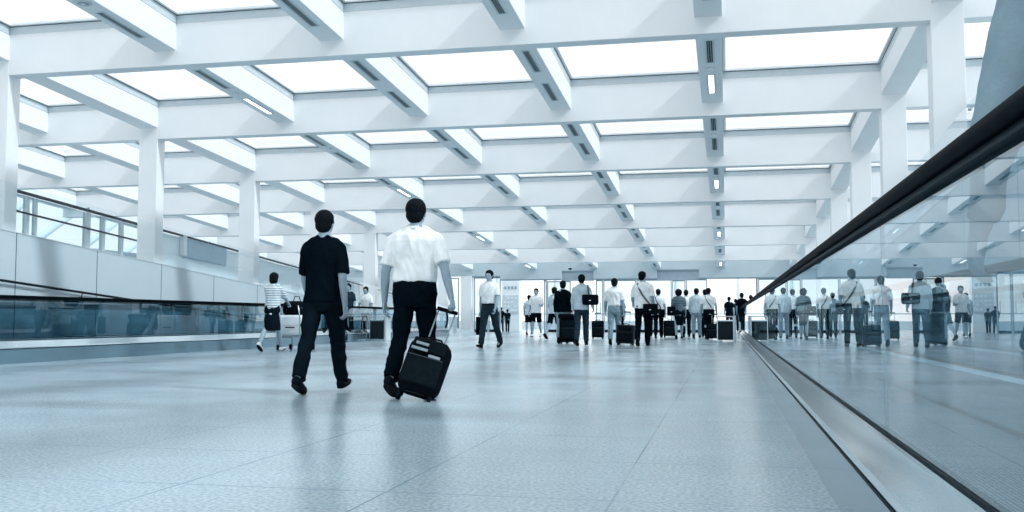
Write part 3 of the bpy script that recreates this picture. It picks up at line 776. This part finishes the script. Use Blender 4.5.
# ------------------------------------------------------------------ moving walkways
def walkway(x_edge, s, y0, y1, label, joints, panel=2.15):
    """x_edge: outer foot of the skirt on the hall side; s=+1 when the walkway lies on the +X side of it"""
    rt = empty('moving_walkway', (x_edge, 0, 0), 0, label, 'moving walkway')
    def sbox(m, a, b, *r):
        a, b = s * a, s * b; return m.box(min(a, b), max(a, b), *r)
    W = 1.36
    for side in (0, 1):                      # hall side, then far side mirrored
        def X(v): return v if side == 0 else W - v
        sk = MB(); sbox(sk, X(0), X(.02), y0, y1, 0, .23); sk.obj('skirt_panel', M['skirt'], rt)
        # sloped deck from the skirt up to the glass
        prof = [(0, .225), (0, .235), (.012, .247), (.058, .335), (.062, .345), (.085, .345), (.135, .318), (.145, .05), (.13, .05), (.1, .2), (.02, .2)]
        n = len(prof); R = []
        for yy in (y0, y1): R.append([(s * X(a), yy, z) for a, z in prof])
        d = MB(); d.rings(R); d.obj('deck', M['deck_steel'], rt)
        ln = MB(); sbox(ln, X(-.004), X(.002), y0, y1, .218, .226); ln.obj('edge_strip', M['dark_metal'], rt)
        for q in (.058, .082):
            ln = MB(); sbox(ln, X(q), X(q + .006), y0 + .3, y1 - .3, .346, .356); ln.obj('glass_clamp', M['dark_metal'], rt)
        gx = X(.07); hr = .33
        yy = joints; k = 0
        edges = [y0 + .36]
        j = joints
        while j - panel > y0 + .6: j -= panel
        while j < y1 - .6: edges.append(j); j += panel
        edges.append(y1 - .36)
        for a, b in zip(edges, edges[1:]):
            g = MB(); sbox(g, gx - .006, gx + .006, a + .004, b - .004, .345, .968); g.obj('glass_panel', M['glass'], rt)
        for yc, dr in ((y0 + .36, -1), (y1 - .36, 1)):       # rounded end panels
            pl = [(yc, .345)] + [(yc + dr * math.sin(t) * .31, .655 - math.cos(t) * .312) for t in np.linspace(0.05, PI, 14)]
            R = [[(s * (gx + q), a, z) for a, z in pl] for q in (-.006, .006)]
            g = MB(); g.rings(R); g.obj('end_glass', M['glass'], rt)
        # handrail belt: straight runs joined by half circles round both ends
        path = [(y0 + .36, .42)]
        path = []
        for t in np.linspace(0, PI, 15): path.append((y0 + .36 - math.sin(t) * .345, .660 - math.cos(t) * .345))
        for t in np.linspace(PI, 0, 15): path.append((y1 - .36 + math.sin(t) * .345, .660 - math.cos(t) * .345))
        hp_ = [(.040, .004), (.038, .018), (.024, .028), (0, .031), (-.024, .028), (-.038, .018), (-.040, .004), (-.034, -.010), (-.022, -.012), (.022, -.012), (.034, -.010)]
        R = []
        for i, (yy, z) in enumerate(path):
            a = path[max(i - 1, 0)]; b = path[min(i + 1, len(path) - 1)]
            dy, dz = b[0] - a[0], b[1] - a[1]; L = math.hypot(dy, dz); ny, nz = -dz / L, dy / L
            R.append([(s * (gx + u), yy + ny * v, z + nz * v) for u, v in hp_])
        h = MB(); h.rings(R); h.obj('handrail', M['rubber'], rt, True)
        R = []
        for i, (yy, z) in enumerate(path):
            a = path[max(i - 1, 0)]; b = path[min(i + 1, len(path) - 1)]
            dy, dz = b[0] - a[0], b[1] - a[1]; L = math.hypot(dy, dz); ny, nz = -dz / L, dy / L
            R.append([(s * (gx + u), yy + ny * v, z + nz * v) for u, v in ((.016, -.012), (.016, -.022), (.024, -.024), (.024, -.031), (-.024, -.031), (-.024, -.024), (-.016, -.022), (-.016, -.012))])
        h = MB(); h.rings(R); h.obj('handrail_guide', M['dark_metal'], rt)
    t = MB(); sbox(t, .15, W - .15, y0 + 1.2, y1 - 1.2, 0, .02); t.obj('tread_belt', M['tread'], rt)
    for a, b in ((y0 - .6, y0 + 1.2), (y1 - 1.2, y1 + .6)):
        t = MB(); sbox(t, .0 if False else .15, W - .15, a, b, 0, .022); t.obj('comb_plate', M['steel'], rt)
    return rt
walkway(.39, 1, -3.0, 30.0, 'near moving walkway with glass balustrade and thick black handrail', 3.10, 2.16)
walkway(-10.50, -1, -3.0, 25.2, 'long moving walkway along the panelled ramp wall, opposite the near one', 16.1, 2.35)
walkway(-10.50, -1, 26.5, 37.0, 'short moving walkway ending before the glass doors, beyond the slatted bin', 29.0, 2.35)

# ------------------------------------------------------------------ bins
def litter_bin(loc, label, rz=0):
    rt = empty('litter_bin', loc, rz, label, 'bin', 'slatted litter bins at the walkway ends')
    b = MB(); b.box(-.21, .21, -.17, .17, .06, .60); b.obj('liner', M['bin_dark'], rt, bevel=.01)
    for k in range(9):
        m = MB(); u = -.20 + .05 * k; m.box(u - .017, u + .017, -.19, -.172, .06, .60); m.obj('slat', M['bin_dark'], rt)
    for s in (-1, 1):
        p = MB(); p.box(s * .225 - .014, s * .225 + .014, -.19, -.15, 0, .72); p.obj('post', M['steel'], rt)
        p = MB(); p.box(s * .225 - .014, s * .225 + .014, .15, .19, 0, .72); p.obj('post', M['steel'], rt)
    r = MB(); r.box(-.21, .21, -.195, -.175, .60, .635); r.obj('rim', M['deck_steel'], rt)
    l = MB(); l.box(-.24, .24, -.20, .20, .715, .745); l.obj('lid', M['curb'], rt, bevel=.008)
    a = MB(); a.box(.24, .30, -.2, .2, 0, .76); a.obj('side_panel', M['curb'], rt, bevel=.01)
litter_bin((-.02, 29.3, 0), 'dark slatted bin beside the end of the near walkway')
litter_bin((-10.22, 28.3, 0), 'dark slatted bin at the gap between the two left walkways')

# ------------------------------------------------------------------ people
nb, fb = .0075, .0095
P1 = person(-3.66, 8.60, 1.70, 2, 'person in black short sleeved shirt and dark trousers walking away, nearest in the hall', 'black_cloth', 'navy_cloth',
            ((23, 5), (-20, 12)), ((-10, 9, 18, .45), (12, 9, 22, .45)), 2, tuck=False, sleeve=.85, vox=nb, collar=False, wide=.93)
P2 = person(-2.69, 8.36, 1.75, 0, 'person in white short sleeved shirt and black trousers pulling a black suitcase', 'white_cloth', 'black_cloth',
            ((14, 6), (-16, 22)), (((.37, -.10, .84), 1.0), (-8, 12, 14, .4)), 2, wide=1.14, sleeve=.78, vox=nb)
g = P2['wrist'][1] + P2['hd'][1] * .085
# the case trails behind, leaning towards the grip held in the hand
base = np.array([-2.55, 7.90, 0.0]); gp = np.array([g[0], g[1], g[2]])
v = gp - base; L = float(np.linalg.norm(v))
sc = suitcase(tuple(base), 0.25, 'black round shouldered suitcase pulled by the person in white near the front', .37, .25, .50, .105, 'bag_black', grip=L, tags=True)
tl = math.atan2(v[1], v[2]); rl = math.atan2(v[0], math.hypot(v[1], v[2]))
sc.rotation_euler = (-tl * .95, rl, .12)

P3 = person(-9.15, 18.9, 1.66, 2, 'person in striped blouse and dark skirt pushing a luggage trolley', 'stripe_cloth', 'navy_cloth', ((22, 4), (-20, 24)),
            (((.16, .48, .98), 1.1), ((-.16, .48, .98), 1.1)), 5, sex='f', tuck=False, sleeve=.9, bottom='skirt', hair='bob', shoes='pale_shoe', vox=fb)
# trolley with luggage in front of her
tp = (-9.12, 20.0, 0)
rt = empty('luggage_trolley', tp, math.radians(2), 'steel luggage trolley pushed by the person in the striped blouse', 'trolley')
for s in (-1, 1):
    MB().tube([(s * .26, -.42, .12), (s * .26, -.38, .29), (s * .26, .38, .29), (s * .26, .42, .12)], .014, 8).obj('frame_rail', M['steel'], rt, True)
    MB().tube([(s * .26, -.42, .12), (s * .26, -.44, .7), (s * .24, -.50, .98)], .014, 8).obj('upright', M['steel'], rt, True)
    for yy in (-.34, .34): MB().tube([(s * .26 - .02, yy, .06), (s * .26 + .02, yy, .06)], .06, 16).obj('wheel', M['shoe'], rt, True)
MB().tube([(-.26, -.50, .98), (.26, -.50, .98)], .018, 10).obj('push_bar', M['shoe'], rt, True)
m = MB(); m.box(-.26, .26, -.40, .42, .30, .32); m.obj('platform', M['steel'], rt)
R48 = rotz(math.radians(2))
def on_trolley(x, y, z): p = R48 @ np.array([x, y, z]); return (p[0] + tp[0], p[1] + tp[1], p[2])
rt = empty('white_suitcase', on_trolley(0, .03, .32), math.radians(2), 'white hard suitcase lying on the luggage trolley', 'suitcase')
rbox(.54, .74, .43, .05, (0, 0, .217), 4).obj('shell', M['bag_white'], rt, True)
m = MB(); m.box(-.272, .272, -.372, .372, .21, .223); m.obj('seam', M['curb'], rt); MB().tube([(-.10, -.37, .17), (-.08, -.40, .17), (.08, -.40, .17), (.10, -.37, .17)], .012, 8).obj('handle', M['shoe'], rt, True)
rt = empty('travel_bag', on_trolley(0, .03, .755), math.radians(2), 'soft black travel bag on top of the white suitcase on the trolley', 'bag')
rbox(.46, .62, .30, .10, (0, 0, .15), 4).obj('bag_body', M['bag_black'], rt, True)
m = MB(); m.tube([(0, -.2, .29), (0, -.12, .40), (0, .12, .40), (0, .2, .29)], .012, 8); m.obj('handle', M['strap'], rt, True)
m = MB(); m.box(-.234, .234, -.28, .28, .145, .155); m.obj('zip', M['tag'], rt)

P4 = person(-11.1, 28.0, 1.70, 180, 'person riding the short left walkway, dark top with pale chest stripe', 'slate_cloth', 'black_cloth', ((4, 2), (-4, 4)), ((10, 8, 40, .4), (5, 8, 20, .4)), 0, vox=fb, feet_z=.02, tuck=False)
P4b = person(-11.15, 29.7, 1.64, 172, 'person in white shirt riding the short left walkway facing the camera', 'white_cloth', 'black_cloth', ((8, 4), (-6, 8)), ((16, 10, 35, .4), (8, 12, 20, .4)), 6, vox=fb, feet_z=.02, sleeve=.7, tuck=False)
P5 = person(-5.36, 22.3, 1.82, 170, 'person in white shirt and dark trousers striding towards the camera', 'white_cloth', 'slate_cloth', ((20, 4), (-20, 18)), ((-10, 9, 12, .5), (14, 8, 18, .5)), 1, vox=fb, sleeve=.7)
# folder/bag in his right hand (screen left)
g = P5['wrist'][1] + P5['hd'][1] * .09
rt = empty('document_case', (g[0] - .01, g[1], g[2]), math.radians(170), 'dark flat document case held by the person striding towards the camera', 'bag')
rbox(.07, .34, .42, .02, (0, 0, -.25), 3).obj('case_body', M['bag_black'], rt, True); MB().tube([(0, -.06, -.05), (0, -.05, .0), (0, .05, .0), (0, .06, -.05)], .010, 8).obj('handle', M['shoe'], rt, True)

P6 = person(-6.72, 35.2, 1.76, 176, 'person in white shirt and black shorts walking in, arm half raised', 'white_cloth', 'black_cloth', ((16, 5), (-14, 20)), ((8, 8, 15, .4), (20, 14, 75, .5)), 1, bottom='shorts', tuck=False, sleeve=.8, vox=fb, shoes='pale_shoe')
P7 = person(-7.85, 39.6, 1.60, 4, 'person in pale shirt and dark shorts standing behind the one walking in', 'pale_cloth', 'black_cloth', ((6, 2), (-6, 8)), ((-5, 10, 20, .4), (5, 10, 30, .4)), 0, bottom='shorts', tuck=False, sleeve=.8, vox=.011)
P8 = person(-11.0, 48.3, 1.22, 0, 'small person in dark clothes outside, in front of the white pillar', 'black_cloth', 'slate_cloth', ((5, 0), (-5, 3)), ((10, 12, 50, .4), (10, 12, 50, .4)), 0, vox=.012)
P9 = person(-10.62, 48.0, 1.12, 20, 'smallest person, in a dark top, outside beside the white pillar', 'navy_cloth', 'black_cloth', ((5, 0), (-5, 3)), ((5, 8, 20, .4), (5, 8, 20, .4)), 0, vox=.012)
P10 = person(-5.32, 30.9, 1.68, -20, 'person in grey top and dark shorts, half hidden behind the one in black', 'pale_cloth', 'black_cloth', ((18, 5), (-22, 20)), ((-14, 10, 15, .4), (14, 10, 25, .4)), 2, bottom='shorts', tuck=False, vox=fb)
P11 = person(-4.32, 26.5, 1.70, 4, 'person in black jersey and grey trousers pulling the large black suitcase', 'black_cloth', 'midgrey_cloth', ((14, 4), (-14, 20)), ((-14, 8, 10, 1.0), (10, 9, 20, .5)), 1, sleeve=2, tuck=False, vox=fb)
g = P11['wrist'][1] + P11['hd'][1] * .08
suitcase((g[0] - .05, g[1] - .25, 0), 0.05, 'large black suitcase on wheels behind the person in black jersey', .44, .27, .62, .04, 'bag_black', grip=float(g[2]) , tilt=-.08)
rt = empty('briefcase', (g[0] - .06, g[1] - .27, .672), .05, 'small black bag strapped on top of the large black suitcase', 'bag')
rbox(.48, .24, .13, .04, (0, 0, .065), 4).obj('bag_body', M['bag_black'], rt, True); MB().tube([(-.08, 0, .12), (-.06, 0, .17), (.06, 0, .17), (.08, 0, .12)], .01, 8).obj('handle', M['strap'], rt, True)
P12 = person(-3.52, 24.5, 1.76, 2, 'person in pale grey shirt and dark jeans with a bag under one arm', 'pale_cloth', 'slate_cloth', ((10, 3), (-12, 14)), ((-18, 16, 55, .6), (8, 9, 15, .5)), 1, sleeve=2, tuck=False, vox=fb)
shoulder_bag(P12, 'big black bag slung over the shoulder of the person in pale grey', 1, False, .40, .22, .26, .64, -.07, 'bag_black', off=.13)
P13 = person(-2.82, 25.6, 1.70, 0, 'person in white polo shirt and light grey trousers beside a small case', 'white_cloth', 'midgrey_cloth', ((6, 2), (-12, 12)), ((-12, 9, 12, 1.0), (6, 10, 15, .5)), 1, sleeve=.8, vox=fb, wide=1.05)
g = P13['wrist'][1] + P13['hd'][1] * .08
suitcase((-2.50, 25.05, 0), -.1, 'squat dark suitcase between the two people in white shirts', .44, .28, .47, .035, 'bag_slate', grip=.84, roll=0.05)
P14 = person(-2.02, 24.7, 1.84, -2, 'tall person in white shirt with a dark strap across the back', 'white_cloth', 'black_cloth', ((10, 3), (-14, 16)), ((-8, 11, 20, .5), (10, 11, 55, .5)), 1, sleeve=.8, tuck=False, vox=fb, headturn=-25, wide=1.05)
shoulder_bag(P14, 'black satchel on a crossed strap worn by the tallest person in white', 1, True, .36, .14, .26, .49, -.095)
P15 = person(-2.25, 34.0, 1.66, 2, 'person in white shirt with a black waist bag, alone near the glass bays', 'white_cloth', 'black_cloth', ((12, 4), (-12, 14)), ((-6, 10, 15, .5), (8, 10, 30, .5)), 1, vox=fb, wide=1.04)
shoulder_bag(P15, 'wide black bag carried low across the back of the lone person in white', 1, True, .44, .15, .28, .50, -.10, off=.0)
P16 = person(-1.50, 32.6, 1.60, 4, 'person with big curly hair in a dark striped top and skirt', 'dstripe_cloth', 'black_cloth', ((8, 4), (-10, 12)), ((-4, 10, 40, .5), (5, 10, 40, .5)), 0, sex='f', bottom='skirt', hair='curly', tuck=False, sleeve=.8, vox=fb, wide=1.12)
shoulder_bag(P16, 'black handbag on the arm of the curly haired person', -1, False, .28, .14, .30, .56, -.05, off=-.15, name='handbag')
P17 = person(-1.40, 36.2, 1.68, 0, 'person in white shirt and black trousers just behind the curly haired one', 'white_cloth', 'black_cloth', ((6, 3), (-10, 10)), ((-6, 8, 15, .5), (8, 8, 20, .5)), 1, vox=.011)
P18 = person(-.98, 34.3, 1.68, -4, 'person in loose pale shirt and light trousers in the middle of the cluster', 'pale_cloth', 'midgrey_cloth', ((6, 2), (-8, 8)), ((-6, 9, 15, .5), (8, 9, 40, .5)), 2, sex='m', tuck=False, vox=fb, wide=1.08, sleeve=2, headtilt=8)
P19 = person(-.55, 32.7, 1.64, 3, 'person in white shirt with crossed strap, next to the slatted bin', 'white_cloth', 'black_cloth', ((8, 3), (-10, 10)), ((-14, 12, 10, .8), (8, 9, 20, .5)), 2, vox=fb, wide=1.08)
shoulder_bag(P19, 'black bag on a crossed strap worn by the person next to the bin', 1, True, .30, .13, .24, .49, -.09, off=.02)
suitcase((-.36, 31.9, 0), 0.0, 'low black suitcase standing between the strap wearer and the bin', .50, .30, .46, .04, 'bag_black', grip=.80)
suitcase((-1.95, 35.6, 0), 0.1, 'black suitcase standing behind the curly haired person', .46, .30, .55, .04, 'bag_black', grip=.85)
P25 = person(-.75, 37.4, 1.72, 0, 'person in dark jacket mostly hidden behind the cluster by the bin', 'white_cloth', 'black_cloth', ((4, 2), (-6, 6)), None, 0, vox=.011)
P26 = person(-2.75, 36.2, 1.55, 6, 'person in grey seen in the gap beside the tall one with a satchel', 'midgrey_cloth', 'black_cloth', ((6, 3), (-8, 8)), None, 0, vox=.011)
P27 = person(-3.95, 37.6, 1.50, 10, 'shorter person in dark clothes between the pale grey and polo shirts', 'slate_cloth', 'black_cloth', ((8, 3), (-8, 8)), None, 0, vox=.011)
suitcase((-4.15, 32.6, 0), .1, 'dark wheeled case seen past the person in pale grey', .40, .26, .55, .04, 'bag_black', grip=.85)
P20 = person(.16, 50.3, 1.72, 0, 'person in dark clothes out past the bin, first of the dark row', 'black_cloth', 'black_cloth', ((4, 2), (-6, 6)), None, 0, vox=.012)
P21 = person(.48, 50.9, 1.62, 0, 'shorter person in dark clothes, second of the dark row outside', 'slate_cloth', 'black_cloth', ((4, 2), (-6, 6)), None, 0, vox=.012)
P22 = person(.70, 45.2, 1.78, 0, 'tall person in long dark coat at the end of the near walkway', 'black_cloth', 'black_cloth', ((4, 2), (-6, 6)), None, 0, vox=.011, tuck=False, bottom='skirt')
P23 = person(1.15, 47.8, 1.74, 0, 'person in dark clothes, last of the dark row past the near handrail', 'slate_cloth', 'black_cloth', ((4, 2), (-6, 6)), None, 0, vox=.012)
# passenger gliding past on the near walkway
P0 = person(.872, 2.40, 1.74, 0, 'person in blue grey shirt on the near moving walkway, cut off by the frame', 'midgrey_cloth', 'midgrey_cloth', ((5, 2), (-6, 6)), ((10, 8, 30, .5), (4, 13, 22, .3)), 0, vox=.009, feet_z=.02, sleeve=2, wide=1.1, tuck=False)

# ------------------------------------------------------------------ light, world, camera
wd = bpy.data.worlds.new('World'); bpy.context.scene.world = wd; wd.use_nodes = True
nt = wd.node_tree; bg = nt.nodes['Background']
tc = N(nt, 'ShaderNodeTexCoord'); sp = N(nt, 'ShaderNodeSeparateXYZ'); nt.links.new(tc.outputs['Generated'], sp.inputs[0])
c = ramp(nt, sp.outputs['Z'], (1.0, 1.0, 1.0), (0.95, 0.98, 1.0), 0.0, 0.9)
nt.links.new(c, bg.inputs[0]); bg.inputs[1].default_value = 1.36
sd = bpy.data.lights.new('sun', 'SUN'); sd.energy = 2.3; sd.angle = math.radians(4); sd.color = (0.92, 0.97, 1.0)
so = bpy.data.objects.new('sun', sd); C.objects.link(so)
so.rotation_euler = Vector((-1, .24, -.93)).to_track_quat('-Z', 'Y').to_euler(); so.location = (10, 0, 20)

cam = bpy.data.cameras.new('camera'); co = bpy.data.objects.new('camera', cam); C.objects.link(co)
co.location = (0, 0, .69)
f = 987.0; cam.sensor_width = 36; cam.lens = f / 1024 * 36
pitch = math.atan(62 / f); yaw = math.atan((726 - 512) / f * math.cos(pitch))
co.rotation_euler = (PI / 2 + pitch, 0, yaw)
cam.clip_start = .05
sc_ = bpy.context.scene; sc_.camera = co
sc_.view_settings.view_transform = 'Standard'; sc_.view_settings.look = 'None'; sc_.view_settings.gamma = 1
sc_.view_settings.use_curve_mapping = False; sc_.view_settings.exposure = 0.12
